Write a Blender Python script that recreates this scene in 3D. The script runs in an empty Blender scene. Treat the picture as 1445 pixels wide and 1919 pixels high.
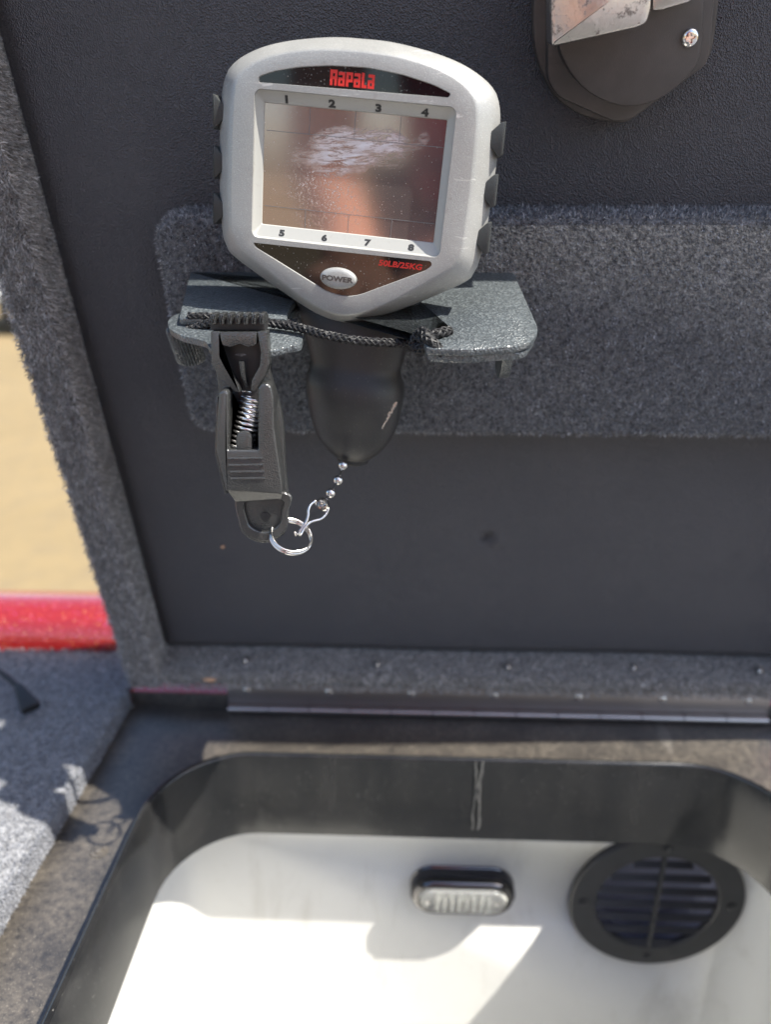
import bpy, bmesh, math, random
import numpy as np
from mathutils import Vector, Matrix

random.seed(7); rng = np.random.default_rng(11)
S = 0.01                                   # all modelling below is in centimetres
scn = bpy.context.scene
COL = scn.collection
R_ = math.radians

# ------------------------------------------------------------------ camera
FOC, CX, CY = 1386.0, 722.5, 959.5         # focal length in pixels of the 1445x1919 photograph
PITCH, YAW = R_(22), R_(2)
CAM = np.array([0.0, -37.0, 28.5])
FW = np.array([-math.sin(YAW)*math.cos(PITCH), math.cos(YAW)*math.cos(PITCH), -math.sin(PITCH)])
RT = np.array([math.cos(YAW), math.sin(YAW), 0.0])
UP = np.cross(RT, FW)
cam = bpy.data.cameras.new('camera'); camo = bpy.data.objects.new('camera', cam); COL.objects.link(camo)
camo.matrix_world = Matrix(((RT[0], UP[0], -FW[0], CAM[0]*S), (RT[1], UP[1], -FW[1], CAM[1]*S),
                            (RT[2], UP[2], -FW[2], CAM[2]*S), (0, 0, 0, 1)))
cam.sensor_fit = 'VERTICAL'; cam.sensor_height = 9.43; cam.lens = 9.43*FOC/1919
cam.clip_start = 0.005; cam.clip_end = 500
cam.dof.use_dof = True; cam.dof.focus_distance = 0.236; cam.dof.aperture_fstop = 2.0
scn.camera = camo

# ------------------------------------------------------------------ sky, sun, exposure
SUN = np.array([0.60, -0.235, 1.0]); SUN /= np.linalg.norm(SUN)
w = bpy.data.worlds.new('World'); scn.world = w; w.use_nodes = True
nt = w.node_tree; bg = nt.nodes['Background']
sky = nt.nodes.new('ShaderNodeTexSky'); sky.sky_type = 'NISHITA'; sky.sun_disc = False
sky.sun_elevation = math.asin(SUN[2]); sky.sun_rotation = math.atan2(SUN[0], SUN[1])
sky.air_density = 1.0; sky.dust_density = 1.5
nt.links.new(sky.outputs[0], bg.inputs[0]); bg.inputs[1].default_value = 0.13
sl = bpy.data.lights.new('sun', 'SUN'); sl.energy = 4.8; sl.angle = R_(0.53); sl.color = (1.0, 0.95, 0.86)
so = bpy.data.objects.new('sun', sl); COL.objects.link(so)
so.rotation_euler = Vector(SUN).to_track_quat('Z', 'Y').to_euler(); so.location = (1, -0.5, 3)
scn.view_settings.view_transform = 'Standard'; scn.view_settings.look = 'None'
scn.view_settings.exposure = 1.2; scn.view_settings.gamma = 1.0

# ------------------------------------------------------------------ places
def ray(u, v): return FW + RT*(u-CX)/FOC + UP*(CY-v)/FOC
def on(u, v, p, n):
    d = ray(u, v); n = np.array(n, float)
    return CAM + d*(np.dot(np.array(p, float)-CAM, n)/np.dot(d, n))
def atY(u, v, y): return on(u, v, (0, y, 0), (0, 1, 0))     # on an upright plane across the boat
def atZ(u, v, z): return on(u, v, (0, 0, z), (0, 0, 1))     # on a level plane
LA = R_(75)                                                # the lid stands open at 75 degrees
LV = np.array([0, -math.cos(LA), math.sin(LA)]); LN = np.array([0, -math.sin(LA), -math.cos(LA)])
L0 = np.array([0, 0.9, 0.0]); EX = np.array([1.0, 0, 0])
def lid(x, n, v): return L0 + EX*x + LN*n + LV*v            # point in the lid's own frame
def lidpx(u, v, n): return on(u, v, L0+LN*n, LN)
class Fr:                                                   # a local frame: origin + three axes
    def __init__(s, o, x, y, z): s.o = np.array(o, float); s.m = np.array([x, y, z], float)
    def __call__(s, p): return s.o + np.asarray(p, float) @ s.m
WORLD = Fr((0, 0, 0), (1, 0, 0), (0, 1, 0), (0, 0, 1))
LIDF = Fr(L0, EX, LV, LN)                                   # x, up the lid, out of the lid
PLF = Fr(L0, EX, LN, LV)                                    # x, out of the lid, up the lid

# ------------------------------------------------------------------ mesh helpers
ORG = {}
def empty(name, loc, label=None, cat=None, group=None):
    o = bpy.data.objects.new(name, None); COL.objects.link(o); o.empty_display_size = 0.01
    o.location = Vector(np.array(loc, float)*S); ORG[o.name] = np.array(loc, float)
    return tag(o, label, cat, group)
def tag(o, label=None, cat=None, group=None, kind=None):
    if label: o['label'] = label
    if cat: o['category'] = cat
    if group: o['group'] = group
    if kind: o['kind'] = kind
    return o
def mk(name, verts, faces, mat, parent=None, smooth=35, origin=None):
    verts = np.asarray(verts, float)
    if origin is None:
        origin = ORG[parent.name] if parent else np.array([*(verts.min(0)+verts.max(0))[:2]/2, verts[:, 2].min()])
    me = bpy.data.meshes.new(name)
    me.from_pydata([tuple(p) for p in (verts-origin)*S], [], faces)
    o = bpy.data.objects.new(name, me); COL.objects.link(o)
    if parent: o.parent = parent
    else: o.location = Vector(origin*S)
    ORG[o.name] = origin
    if mat: me.materials.append(mat)
    bm = bmesh.new(); bm.from_mesh(me); bmesh.ops.recalc_face_normals(bm, faces=bm.faces); bm.to_mesh(me); bm.free()
    if smooth:
        me.shade_smooth()
        if smooth < 180: me.set_sharp_from_angle(angle=R_(smooth))
    return o
class MB:
    def __init__(s): s.v = []; s.f = []
    def add(s, v, f):
        n = len(s.v); s.v += [tuple(p) for p in v]; s.f += [tuple(i+n for i in q) for q in f]; return s
    def build(s, name, mat, parent=None, smooth=35, **k): return mk(name, s.v, s.f, mat, parent, smooth, **k)
def loft(rings, closed=True, cap0=True, cap1=True):
    n = len(rings[0]); v = [p for r in rings for p in r]; f = []
    for i in range(len(rings)-1):
        for j in range(n if closed else n-1):
            a, b = i*n+j, i*n+(j+1) % n
            f.append((a, b, b+n, a+n))
    if cap0: f.append(tuple(range(n))[::-1])
    if cap1: f.append(tuple(range((len(rings)-1)*n, len(rings)*n)))
    return v, f
def spline(pts, n, closed=False):
    P = np.array(pts, float); m = len(P)
    seg = m if closed else m-1; out = []
    for i in range(seg):
        if closed: a, b, c, d = P[(i-1) % m], P[i], P[(i+1) % m], P[(i+2) % m]
        else: a, b, c, d = P[max(i-1, 0)], P[i], P[i+1], P[min(i+2, m-1)]
        for t in np.linspace(0, 1, 24, endpoint=False):
            out.append(0.5*((2*b)+(c-a)*t+(2*a-5*b+4*c-d)*t*t+(3*b-a-3*c+d)*t**3))
    out.append(P[0] if closed else P[-1]); out = np.array(out)
    L = np.concatenate([[0], np.cumsum(np.linalg.norm(np.diff(out, axis=0), axis=1))])
    q = np.linspace(0, L[-1], n, endpoint=not closed)
    return np.stack([np.interp(q, L, out[:, k]) for k in range(P.shape[1])], 1)
def inset(poly, d):                                         # move a closed 2-D outline inwards
    P = np.array(poly, float); A = 0.5*np.sum(P[:, 0]*np.roll(P[:, 1], -1)-np.roll(P[:, 0], -1)*P[:, 1])
    e = np.roll(P, -1, 0)-P; e /= np.linalg.norm(e, axis=1)[:, None]+1e-9
    nrm = np.stack([-e[:, 1], e[:, 0]], 1)*(1 if A > 0 else -1)
    b = nrm+np.roll(nrm, 1, 0); k = np.maximum((b*nrm).sum(1), 0.5)
    return P+b/k[:, None]*d
def roundpoly(pts, r, k=5):                                  # round the corners of a 2-D outline; r number or list
    P = [np.array(p, float) for p in pts]; n = len(P); out = []
    for i in range(n):
        a, b, c = P[i-1], P[i], P[(i+1) % n]; ri = r[i] if isinstance(r, (list, tuple)) else r
        la, lc = np.linalg.norm(a-b), np.linalg.norm(c-b); ri = min(ri, la*.48, lc*.48)
        if ri < 1e-4: out.append(b); continue
        p, q = b+(a-b)/la*ri, b+(c-b)/lc*ri
        for t in np.linspace(0, 1, k+1): out.append((1-t)**2*p+2*t*(1-t)*b+t*t*q)
    return np.array(out)
def prism(poly, z0, z1, fr, bev=0.05):                       # outline extruded from z0 to z1 with eased edges
    P = np.array(poly, float); rings = []
    def ring(d, z): rings.append([fr((x, y, z)) for x, y in (inset(P, d) if d else P)])
    if bev:
        s = bev if z1 > z0 else -bev
        ring(bev, z0); ring(bev*.3, z0+s*.3); ring(0, z0+s); ring(0, z1-s); ring(bev*.3, z1-s*.3); ring(bev, z1)
    else: ring(0, z0); ring(0, z1)
    return loft(rings)
def tube(path, r, n=10, closed=False, caps=True):
    P = np.array(path, float); m = len(P); rr = np.full(m, r) if np.isscalar(r) else np.array(r)
    T = np.roll(P, -1, 0)-np.roll(P, 1, 0) if closed else np.gradient(P, axis=0)
    T /= np.linalg.norm(T, axis=1)[:, None]+1e-12
    u = np.cross(T[0], (0, 0, 1.0));
    if np.linalg.norm(u) < .1: u = np.cross(T[0], (1.0, 0, 0))
    rings = []
    for i in range(m):
        u = u-T[i]*np.dot(u, T[i]); u /= np.linalg.norm(u); w_ = np.cross(T[i], u)
        rings.append([P[i]+rr[i]*(math.cos(a)*u+math.sin(a)*w_) for a in np.linspace(0, 2*math.pi, n, endpoint=False)])
    if closed: return loft(rings+[rings[0]], cap0=False, cap1=False)
    return loft(rings, cap0=caps, cap1=caps)
def ball(c, r, fr=WORLD, nu=16, nv=9, sc=(1, 1, 1), v0=-90, v1=90):
    c = np.array(c, float); rings = []
    for la in np.linspace(R_(v0), R_(v1), nv):
        rings.append([c+np.array([math.cos(la)*math.cos(a)*sc[0], math.cos(la)*math.sin(a)*sc[1], math.sin(la)*sc[2]])*r @ fr.m
                      for a in np.linspace(0, 2*math.pi, nu, endpoint=False)])
    return loft(rings)
def box(x0, x1, y0, y1, z0, z1, fr=WORLD, bev=0.0):
    return prism([(x0, y0), (x1, y0), (x1, y1), (x0, y1)], z0, z1, fr, bev)
def disc(cx, cy, r, n=32, sx=1, sy=1): return [(cx+r*sx*math.cos(a), cy+r*sy*math.sin(a)) for a in np.linspace(0, 2*math.pi, n, endpoint=False)]
def stadium(cx, cy, w_, h, n=16):
    r = h/2; d = w_/2-r
    return [(cx+d+r*math.cos(a), cy+r*math.sin(a)) for a in np.linspace(-math.pi/2, math.pi/2, n)] + \
           [(cx-d+r*math.cos(a), cy+r*math.sin(a)) for a in np.linspace(math.pi/2, 3*math.pi/2, n)]
def ringprism(po, pi, z0, z1, fr, bev=.04):                   # a flat ring between two outlines of equal count
    rs = []
    for p, d, z in ((pi, 0, z0), (po, 0, z0), (po, 0, z1-bev), (po, bev, z1), (pi, -bev, z1), (pi, 0, z1-bev)):
        q = inset(p, d) if d else np.array(p)
        rs.append([fr((x, y, z)) for x, y in q])
    return loft(rs+[rs[0]], cap0=False, cap1=False)
def fibres(name, pts, nrm, comb, length, width, mat, parent, spread=.6):
    """short carpet pile: one tapered, bent blade per point"""
    pts = np.asarray(pts); n = len(pts); nrm = np.asarray(nrm)
    d = nrm+np.asarray(comb)+rng.normal(0, spread, (n, 3)); d /= np.linalg.norm(d, axis=1)[:, None]
    d2 = d+np.asarray(comb)*.8+rng.normal(0, spread*.6, (n, 3)); d2 /= np.linalg.norm(d2, axis=1)[:, None]
    ln = length*rng.uniform(.55, 1.15, (n, 1)); sd = np.cross(d, rng.normal(0, 1, (n, 3))); sd /= np.linalg.norm(sd, axis=1)[:, None]
    b = pts-nrm*.03; m_ = b+d*ln*.5; t = m_+d2*ln*.5; wd = width*rng.uniform(.6, 1.2, (n, 1))
    V_ = np.stack([b-sd*wd, b+sd*wd, m_+sd*wd*.8, m_-sd*wd*.8, t], 1).reshape(-1, 3)
    org = ORG[parent.name]; me = bpy.data.meshes.new(name)
    i = np.arange(n)*5
    me.vertices.add(n*5); me.vertices.foreach_set('co', ((V_-org)*S).astype(np.float32).ravel())
    loops = np.stack([i, i+1, i+2, i+3, i+3, i+2, i+4], 1).ravel()
    me.loops.add(n*7); me.loops.foreach_set('vertex_index', loops.astype(np.int32))
    me.polygons.add(n*2); ls = np.stack([np.arange(n)*7, np.arange(n)*7+4], 1).ravel()
    me.polygons.foreach_set('loop_start', ls.astype(np.int32)); me.update(calc_edges=True); me.validate()
    me.materials.append(mat); o = bpy.data.objects.new(name, me); COL.objects.link(o); o.parent = parent
    ORG[o.name] = org; o['kind'] = 'stuff'
    return o
def text2d(s, size, bold=0.0, shear=0.0):                    # flat lettering from the built-in font
    cu = bpy.data.curves.new('t', 'FONT'); cu.body = s; cu.size = size; cu.offset = bold; cu.shear = shear
    cu.align_x = 'CENTER'; cu.align_y = 'CENTER'; cu.resolution_u = 3
    o = bpy.data.objects.new('t', cu); COL.objects.link(o)
    dg = bpy.context.evaluated_depsgraph_get(); me = bpy.data.meshes.new_from_object(o.evaluated_get(dg))
    v = np.array([p.co[:] for p in me.vertices])[:, :2]; f = [tuple(p.vertices) for p in me.polygons]
    bpy.data.objects.remove(o); bpy.data.curves.remove(cu); bpy.data.meshes.remove(me)
    v -= (v.max(0)+v.min(0))/2
    return v, f

# ------------------------------------------------------------------ materials
class M:
    """small wrapper round a node material"""
    def __init__(s, name):
        s.m = bpy.data.materials.new(name); s.m.use_nodes = True; s.t = s.m.node_tree
        s.b = s.t.nodes['Principled BSDF']; s.co = None
    def n(s, typ, **k):
        nd = s.t.nodes.new('ShaderNode'+typ)
        for a, v in k.items():
            if a.startswith('_'): nd.inputs[a[1:].replace('_', ' ')].default_value = v
            else: setattr(nd, a, v)
        return nd
    def l(s, a, b): s.t.links.new(a, b)
    def coord(s):
        if s.co is None:
            s.co = s.n('NewGeometry').outputs['Position']
        return s.co
    def vec(s, sc=(1, 1, 1), rot=(0, 0, 0)):
        mp = s.n('Mapping'); mp.inputs['Scale'].default_value = sc; mp.inputs['Rotation'].default_value = rot
        s.l(s.coord(), mp.inputs[0]); return mp.outputs[0]
    def noise(s, scale, detail=3, rough=.5, vec=None, dist=0):
        nd = s.n('TexNoise'); nd.inputs['Scale'].default_value = scale; nd.inputs['Detail'].default_value = detail
        nd.inputs['Roughness'].default_value = rough; nd.inputs['Distortion'].default_value = dist
        s.l(vec or s.coord(), nd.inputs['Vector']); return nd.outputs['Fac']
    def voro(s, scale, feature='F1', vec=None, out='Distance'):
        nd = s.n('TexVoronoi'); nd.feature = feature; nd.inputs['Scale'].default_value = scale
        s.l(vec or s.coord(), nd.inputs['Vector']); return nd.outputs[out]
    def ramp(s, fac, stops):
        nd = s.n('ValToRGB'); el = nd.color_ramp.elements
        while len(el) < len(stops): el.new(0.5)
        for e, (p, c) in zip(el, stops):
            e.position = p; e.color = (c, c, c, 1) if np.isscalar(c) else (*c, 1)
        s.l(fac, nd.inputs[0]); return nd.outputs[0]
    def mix(s, fac, a, b, mode='MIX'):
        nd = s.n('Mix'); nd.data_type = 'RGBA'; nd.blend_type = mode
        for sock, v in ((nd.inputs[0], fac), (nd.inputs[6], a), (nd.inputs[7], b)):
            if hasattr(v, 'is_output'): s.l(v, sock)
            elif np.isscalar(v): sock.default_value = v if sock.type == 'VALUE' else (v, v, v, 1)
            else: sock.default_value = (*v, 1)
        return nd.outputs[2]
    def math(s, op, a, b=0.0):
        nd = s.n('Math'); nd.operation = op
        for sock, v in ((nd.inputs[0], a), (nd.inputs[1], b)):
            if hasattr(v, 'is_output'): s.l(v, sock)
            else: sock.default_value = v
        return nd.outputs[0]
    def bump(s, h, strength=.3, dist=.0003, prev=None):
        nd = s.n('Bump'); nd.inputs['Strength'].default_value = strength; nd.inputs['Distance'].default_value = dist
        s.l(h, nd.inputs['Height'])
        if prev: s.l(prev, nd.inputs['Normal'])
        s.l(nd.outputs[0], s.b.inputs['Normal']); return nd.outputs[0]
    def set(s, color=None, rough=None, metal=None, spec=None, **k):
        for nm, v in (('Base Color', color), ('Roughness', rough), ('Metallic', metal), ('Specular IOR Level', spec), *[(a.replace('_', ' '), b) for a, b in k.items()]):
            if v is None: continue
            sock = s.b.inputs[nm]
            if hasattr(v, 'is_output'): s.l(v, sock)
            elif np.isscalar(v): sock.default_value = (v, v, v, 1) if sock.type == 'RGBA' else v
            else: sock.default_value = (*v, 1) if len(v) == 3 else v
        return s
MAT = {}
def mat(name, fn):
    a = M(name); fn(a); MAT[name] = a.m; return a.m
def simple(name, col, rough=.5, metal=0, grain=0, gscale=4000, **k):
    def fn(a):
        a.set(col, rough, metal, **k)
        if grain:
            n1 = a.noise(gscale, 2); a.bump(n1, grain, .0002)
            v = a.noise(90, 4); a.set(color=a.mix(a.ramp(v, [(.3, 0.0), (.75, 1.0)]), tuple(c*.8 for c in col), tuple(min(1, c*1.2) for c in col)))
    return mat(name, fn)

def _vinyl(a):
    v = a.vec(rot=(R_(15), 0, 0)); g = a.voro(1900, 'F1', a.vec((1, 1, .85)))
    n1 = a.noise(3600, 2); lg = a.noise(25, 4, .6)
    wr = a.noise(55, 4, .65, a.vec((1.0, .6, 4.5), (0, R_(-24), 0)), 1.2)
    p = a.bump(a.math('ADD', g, a.math('MULTIPLY', n1, .35)), .95, .0011)
    p = a.bump(a.ramp(wr, [(.55, 0.0), (.85, 1.0)]), .10, .001, p)
    dust = a.ramp(a.noise(700, 3, .7), [(.66, 0.0), (.74, 1.0)])
    c = a.mix(lg, (.076, .074, .083), (.102, .098, .107))
    c = a.mix(a.math('MULTIPLY', dust, .10), c, (.30, .28, .26))
    a.set(c, a.ramp(lg, [(.3, .36), (.7, .50)]), spec=.5)
mat('vinyl', _vinyl)
def _pile(dark, light, bias):
    def fn(a):
        r = a.n('NewGeometry').outputs['Random Per Island']
        cl = a.noise(210, 4, .65, None, .6)
        c = a.mix(a.ramp(r, [(0, 0.0), (bias, .25), (1, 1.0)]), dark, light)
        c = a.mix(a.ramp(cl, [(.35, 0.0), (.65, 1.0)]), a.mix(.7, c, tuple(x*.4 for x in dark)), c)
        a.set(c, .85, spec=.15, Sheen_Weight=.25)
    return fn
mat('board_pile', _pile((.15, .156, .17), (.56, .57, .60), .6))
mat('rim_pile', _pile((.27, .254, .246), (.74, .70, .675), .6))
mat('deck_pile', _pile((.20, .21, .235), (.42, .43, .46), .6))
def _carpetbase(c0, c1, sc):
    def fn(a):
        n1 = a.noise(sc, 3, .7); a.set(a.mix(a.ramp(n1, [(.35, 0.0), (.65, 1.0)]), c0, c1), .95, spec=.1); a.bump(n1, .9, .002)
    return fn
mat('board_base', _carpetbase((.05, .052, .06), (.2, .205, .22), 600))
mat('rim_base', _carpetbase((.12, .115, .11), (.3, .29, .28), 500))
mat('deck_base', _carpetbase((.12, .125, .135), (.32, .325, .34), 450))
def _gutter(a):
    n1 = a.noise(35, 5, .65); sp = a.noise(1500, 2, .8); fine = a.noise(300, 4, .7)
    dust = a.math('MULTIPLY', a.ramp(n1, [(.3, .25), (.7, .9)]), a.ramp(fine, [(.3, .15), (.7, 1.0)]))
    c = a.mix(dust, (.009, .009, .011), (.15, .130, .104))
    c = a.mix(a.ramp(sp, [(.63, 0.0), (.70, .8)]), c, (.42, .38, .31))
    sc = a.noise(60, 2, .5, a.vec((1, .12, 1), (0, 0, R_(20))), .4)
    c = a.mix(a.ramp(sc, [(.70, 0.0), (.74, .35)]), c, (.3, .28, .25))
    a.set(c, .36, spec=.9); a.bump(a.math('ADD', fine, sp), .3, .0004)
mat('gutter', _gutter)
def _lip(a):
    n1 = a.noise(45, 4, .6); st = a.noise(30, 4, .6, a.vec((1, 1, .25))); sp = a.noise(900, 2, .8)
    c = a.mix(a.ramp(st, [(.4, 0.0), (.75, .5)]), (.010, .0105, .0115), (.040, .038, .036))
    c = a.mix(a.ramp(sp, [(.68, 0.0), (.74, .5)]), c, (.3, .29, .27))
    a.set(c, a.ramp(n1, [(.3, .13), (.7, .26)]), spec=.6); a.bump(n1, .1, .001)
mat('lip', _lip)
def _liner(a):
    n1 = a.noise(18, 4, .6); n2 = a.noise(120, 4, .7)
    c = a.mix(n1, (.63, .63, .605), (.69, .69, .665))
    c = a.mix(a.ramp(n2, [(.64, 0.0), (.80, .35)]), c, (.36, .33, .27)); st = a.noise(38, 5, .7, a.vec((1, 1, .3)), .5); c = a.mix(a.ramp(st, [(.54, 0.0), (.8, .5)]), c, (.40, .38, .33))
    gr = a.noise(420, 3, .8); c = a.mix(a.ramp(gr, [(.70, 0.0), (.76, .6)]), c, (.22, .20, .17))
    a.set(c, .35, spec=.4)
mat('liner', _liner)
def _red(a):
    v = a.n('TexVoronoi'); v.inputs['Scale'].default_value = 1700; a.l(a.coord(), v.inputs['Vector'])
    sx = a.n('SeparateColor'); a.l(v.outputs['Color'], sx.inputs[0])
    fl = a.ramp(sx.outputs[0], [(.0, (.24, .006, .006)), (.6, (.34, .009, .007)), (.975, (.40, .014, .010)), (.982, (.9, .30, .05)), (.99, (.8, .08, .55)), (1, (.9, .55, .1))])
    vm = a.n('VectorMath'); vm.operation = 'ADD'; g = a.n('NewGeometry')
    sc = a.n('VectorMath'); sc.operation = 'MULTIPLY_ADD'; a.l(v.outputs['Color'], sc.inputs[0]); sc.inputs[1].default_value = (.14, .14, .14); sc.inputs[2].default_value = (-.07, -.07, -.07)
    a.l(g.outputs['Normal'], vm.inputs[0]); a.l(sc.outputs[0], vm.inputs[1])
    nz = a.n('VectorMath'); nz.operation = 'NORMALIZE'; a.l(vm.outputs[0], nz.inputs[0]); a.l(nz.outputs[0], a.b.inputs['Normal'])
    a.set(fl, .4, .35, Coat_Weight=1.0, Coat_Roughness=.03, Coat_IOR=1.7)
mat('red_flake', _red)
def _silver(a):
    n1 = a.noise(3000, 2); n2 = a.noise(60, 5, .65); n3 = a.noise(330, 5, .75); sp = a.noise(5200, 1, .5)
    c = a.mix(n2, (.27, .272, .262), (.36, .36, .345))
    c = a.mix(a.ramp(sp, [(.60, 0.0), (.70, .55)]), c, (.62, .62, .60))
    c = a.mix(a.ramp(n3, [(.60, 0.0), (.74, .42)]), c, (.17, .14, .11))
    sc = a.noise(120, 4, .65, a.vec((.3, 1, 2.4)), 1.0)
    c = a.mix(a.ramp(sc, [(.66, 0.0), (.70, .55)]), c, (.66, .65, .62))
    a.set(c, a.ramp(n2, [(.3, .32), (.7, .46)]), .25, spec=.5); a.bump(n1, .3, .00025)
mat('silver_plastic', _silver)
def _bezel(a):
    n1 = a.noise(800, 3, .6); a.set(a.mix(a.ramp(n1, [(.6, 0.0), (.8, .4)]), (.36, .36, .335), (.24, .22, .2)), .4, .05)
mat('bezel_plastic', _bezel)
def _lcd(a):
    p = a.coord()
    nz_ = a.n('TexNoise'); nz_.inputs['Scale'].default_value = 130; nz_.inputs['Detail'].default_value = 4; a.l(p, nz_.inputs['Vector'])
    off = a.n('VectorMath'); off.operation = 'MULTIPLY_ADD'; a.l(nz_.outputs['Color'], off.inputs[0]); off.inputs[1].default_value = (.020, 0, .010); a.l(p, off.inputs[2])
    sh_ = a.n('VectorMath'); sh_.operation = 'SUBTRACT'; a.l(off.outputs[0], sh_.inputs[0]); sh_.inputs[1].default_value = (.010, 0, .005); p = sh_.outputs[0]
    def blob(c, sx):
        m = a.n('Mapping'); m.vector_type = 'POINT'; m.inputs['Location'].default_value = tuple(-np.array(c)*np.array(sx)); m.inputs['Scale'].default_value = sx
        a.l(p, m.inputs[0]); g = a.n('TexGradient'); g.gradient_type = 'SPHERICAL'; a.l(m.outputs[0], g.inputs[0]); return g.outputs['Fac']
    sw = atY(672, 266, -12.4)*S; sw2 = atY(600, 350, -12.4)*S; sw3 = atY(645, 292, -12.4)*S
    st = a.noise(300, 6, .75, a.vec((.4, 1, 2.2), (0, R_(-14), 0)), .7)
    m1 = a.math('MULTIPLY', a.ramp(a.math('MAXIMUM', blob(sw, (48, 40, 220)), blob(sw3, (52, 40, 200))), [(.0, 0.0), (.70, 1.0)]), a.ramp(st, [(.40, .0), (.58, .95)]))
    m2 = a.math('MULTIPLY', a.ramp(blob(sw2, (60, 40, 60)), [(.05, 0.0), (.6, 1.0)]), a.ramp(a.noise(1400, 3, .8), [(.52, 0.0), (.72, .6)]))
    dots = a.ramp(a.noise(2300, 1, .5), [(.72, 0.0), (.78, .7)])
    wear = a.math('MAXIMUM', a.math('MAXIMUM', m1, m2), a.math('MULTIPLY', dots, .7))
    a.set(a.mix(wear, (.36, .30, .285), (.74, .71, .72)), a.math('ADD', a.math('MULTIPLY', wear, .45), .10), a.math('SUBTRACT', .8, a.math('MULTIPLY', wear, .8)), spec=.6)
mat('lcd', _lcd)
def _gloss(a):
    d = a.ramp(a.noise(1900, 1, .5), [(.71, 0.0), (.76, .7)]); d2 = a.ramp(a.noise(260, 5, .8), [(.64, 0.0), (.8, .18)])
    f = a.math('MAXIMUM', d, d2); a.set(a.mix(f, (.008, .008, .009), (.40, .38, .35)), a.math('ADD', a.math('MULTIPLY', f, .5), .06), spec=.5)
mat('gloss_black', _gloss)
def _rubber(a):
    n1 = a.noise(3200, 2); n2 = a.noise(50, 4, .6); n3 = a.noise(1300, 2, .7)
    c = a.mix(n2, (.026, .026, .027), (.042, .041, .04)); c = a.mix(a.ramp(n3, [(.64, 0.0), (.74, .3)]), c, (.26, .24, .21))
    a.set(c, .42, spec=.5); a.bump(n1, .3, .0003)
mat('grip_rubber', _rubber)
def _grain(name, col, rough, gs, st, spec=.5):
    def fn(a):
        g = a.voro(gs, 'SMOOTH_F1'); n2 = a.noise(80, 4, .6)
        a.set(a.mix(n2, tuple(c*.8 for c in col), tuple(c*1.25 for c in col)), rough, spec=spec); a.bump(g, st, .0006)
    return mat(name, fn)
def _holder(a):
    v = a.n('TexVoronoi'); v.feature = 'SMOOTH_F1'; v.inputs['Scale'].default_value = 1400; a.l(a.coord(), v.inputs['Vector'])
    sx = a.n('SeparateColor'); a.l(v.outputs['Color'], sx.inputs[0]); n2 = a.noise(60, 4, .6)
    c = a.ramp(sx.outputs[0], [(.25, (.055, .064, .070)), (.6, (.085, .098, .105)), (.9, (.13, .147, .153))])  # paler random cells paint the sparkle of sunlit grain into the colour
    sc = a.noise(90, 4, .7, a.vec((.3, 2, 1), (0, 0, R_(30)))); c = a.mix(a.ramp(sc, [(.64, 0.0), (.7, .4)]), c, (.25, .25, .24))
    a.set(a.mix(a.math('MULTIPLY', n2, .5), c, (.06, .068, .072)), .30, spec=.9); a.bump(v.outputs['Distance'], .7, .0005)
mat('holder_plastic', _holder)
_grain('clip_plastic', (.028, .029, .029), .27, 2600, .3, .9)
simple('clip_dark', (.02, .02, .021), .5)
simple('grip_ridge', (.035, .038, .037), .5, 0, .4, 2500)
simple('cord_black', (.009, .009, .010), .6, 0)
simple('print_black', (.02, .02, .02), .5)
simple('print_red', (.62, .025, .018), .45)
simple('print_grey', (.16, .16, .16), .5)
simple('steel', (.72, .70, .68), .16, 1.0)
simple('alu', (.50, .46, .44), .36, 1.0)
def _cast(a):
    n1 = a.noise(220, 5, .7); n2 = a.noise(60, 4, .6)
    c = a.mix(n2, (.55, .52, .50), (.72, .68, .64)); k = a.ramp(n1, [(.56, 0.0), (.64, .85)])
    a.set(a.mix(k, c, (.16, .13, .11)), a.math('ADD', a.math('MULTIPLY', k, .3), .32), a.math('SUBTRACT', 1.0, a.math('MULTIPLY', k, .6))); a.bump(n1, .4, .0006)
mat('cast_metal', _cast)
simple('latch_plastic', (.062, .053, .050), .45, 0, .25, 2500)
simple('vent_plastic', (.026, .027, .030), .5, 0, .2, 2500)
simple('duct', (.20, .21, .29), .6, 0)
simple('chrome_dark', (.16, .155, .155), .12, 1.0)
simple('hood_black', (.012, .013, .018), .25)
mat('lens', lambda a: a.set((.92, .93, .90), .06, spec=.6, Transmission_Weight=.85, IOR=1.45))
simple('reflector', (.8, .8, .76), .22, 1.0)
simple('wax', (.09, .089, .086), .35)
simple('crumb', (.55, .33, .20), .8)
def _dirt(a):
    n1 = a.noise(.8, 6, .6); n2 = a.noise(6, 5, .7); n3 = a.noise(45, 4, .7)
    c = a.mix(n1, (.19, .142, .072), (.25, .188, .100)); c = a.mix(a.ramp(n2, [(.45, 0.0), (.7, .5)]), c, (.15, .12, .08))
    c = a.mix(a.ramp(n3, [(.5, 0.0), (.7, .3)]), c, (.27, .215, .14)); a.set(c, .9, spec=.2); a.bump(n3, .5, .01)
mat('ground', _dirt)

# ================================================================== the setting
GZ = -150.0
g = mk('ground', [(-30000, -30000, GZ), (30000, -30000, GZ), (30000, 30000, GZ), (-30000, 30000, GZ)], [(0, 1, 2, 3)], MAT['ground'], None, 0)
tag(g, 'tan bare ground of the parking area beyond the boat', 'ground', kind='structure')

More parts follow.
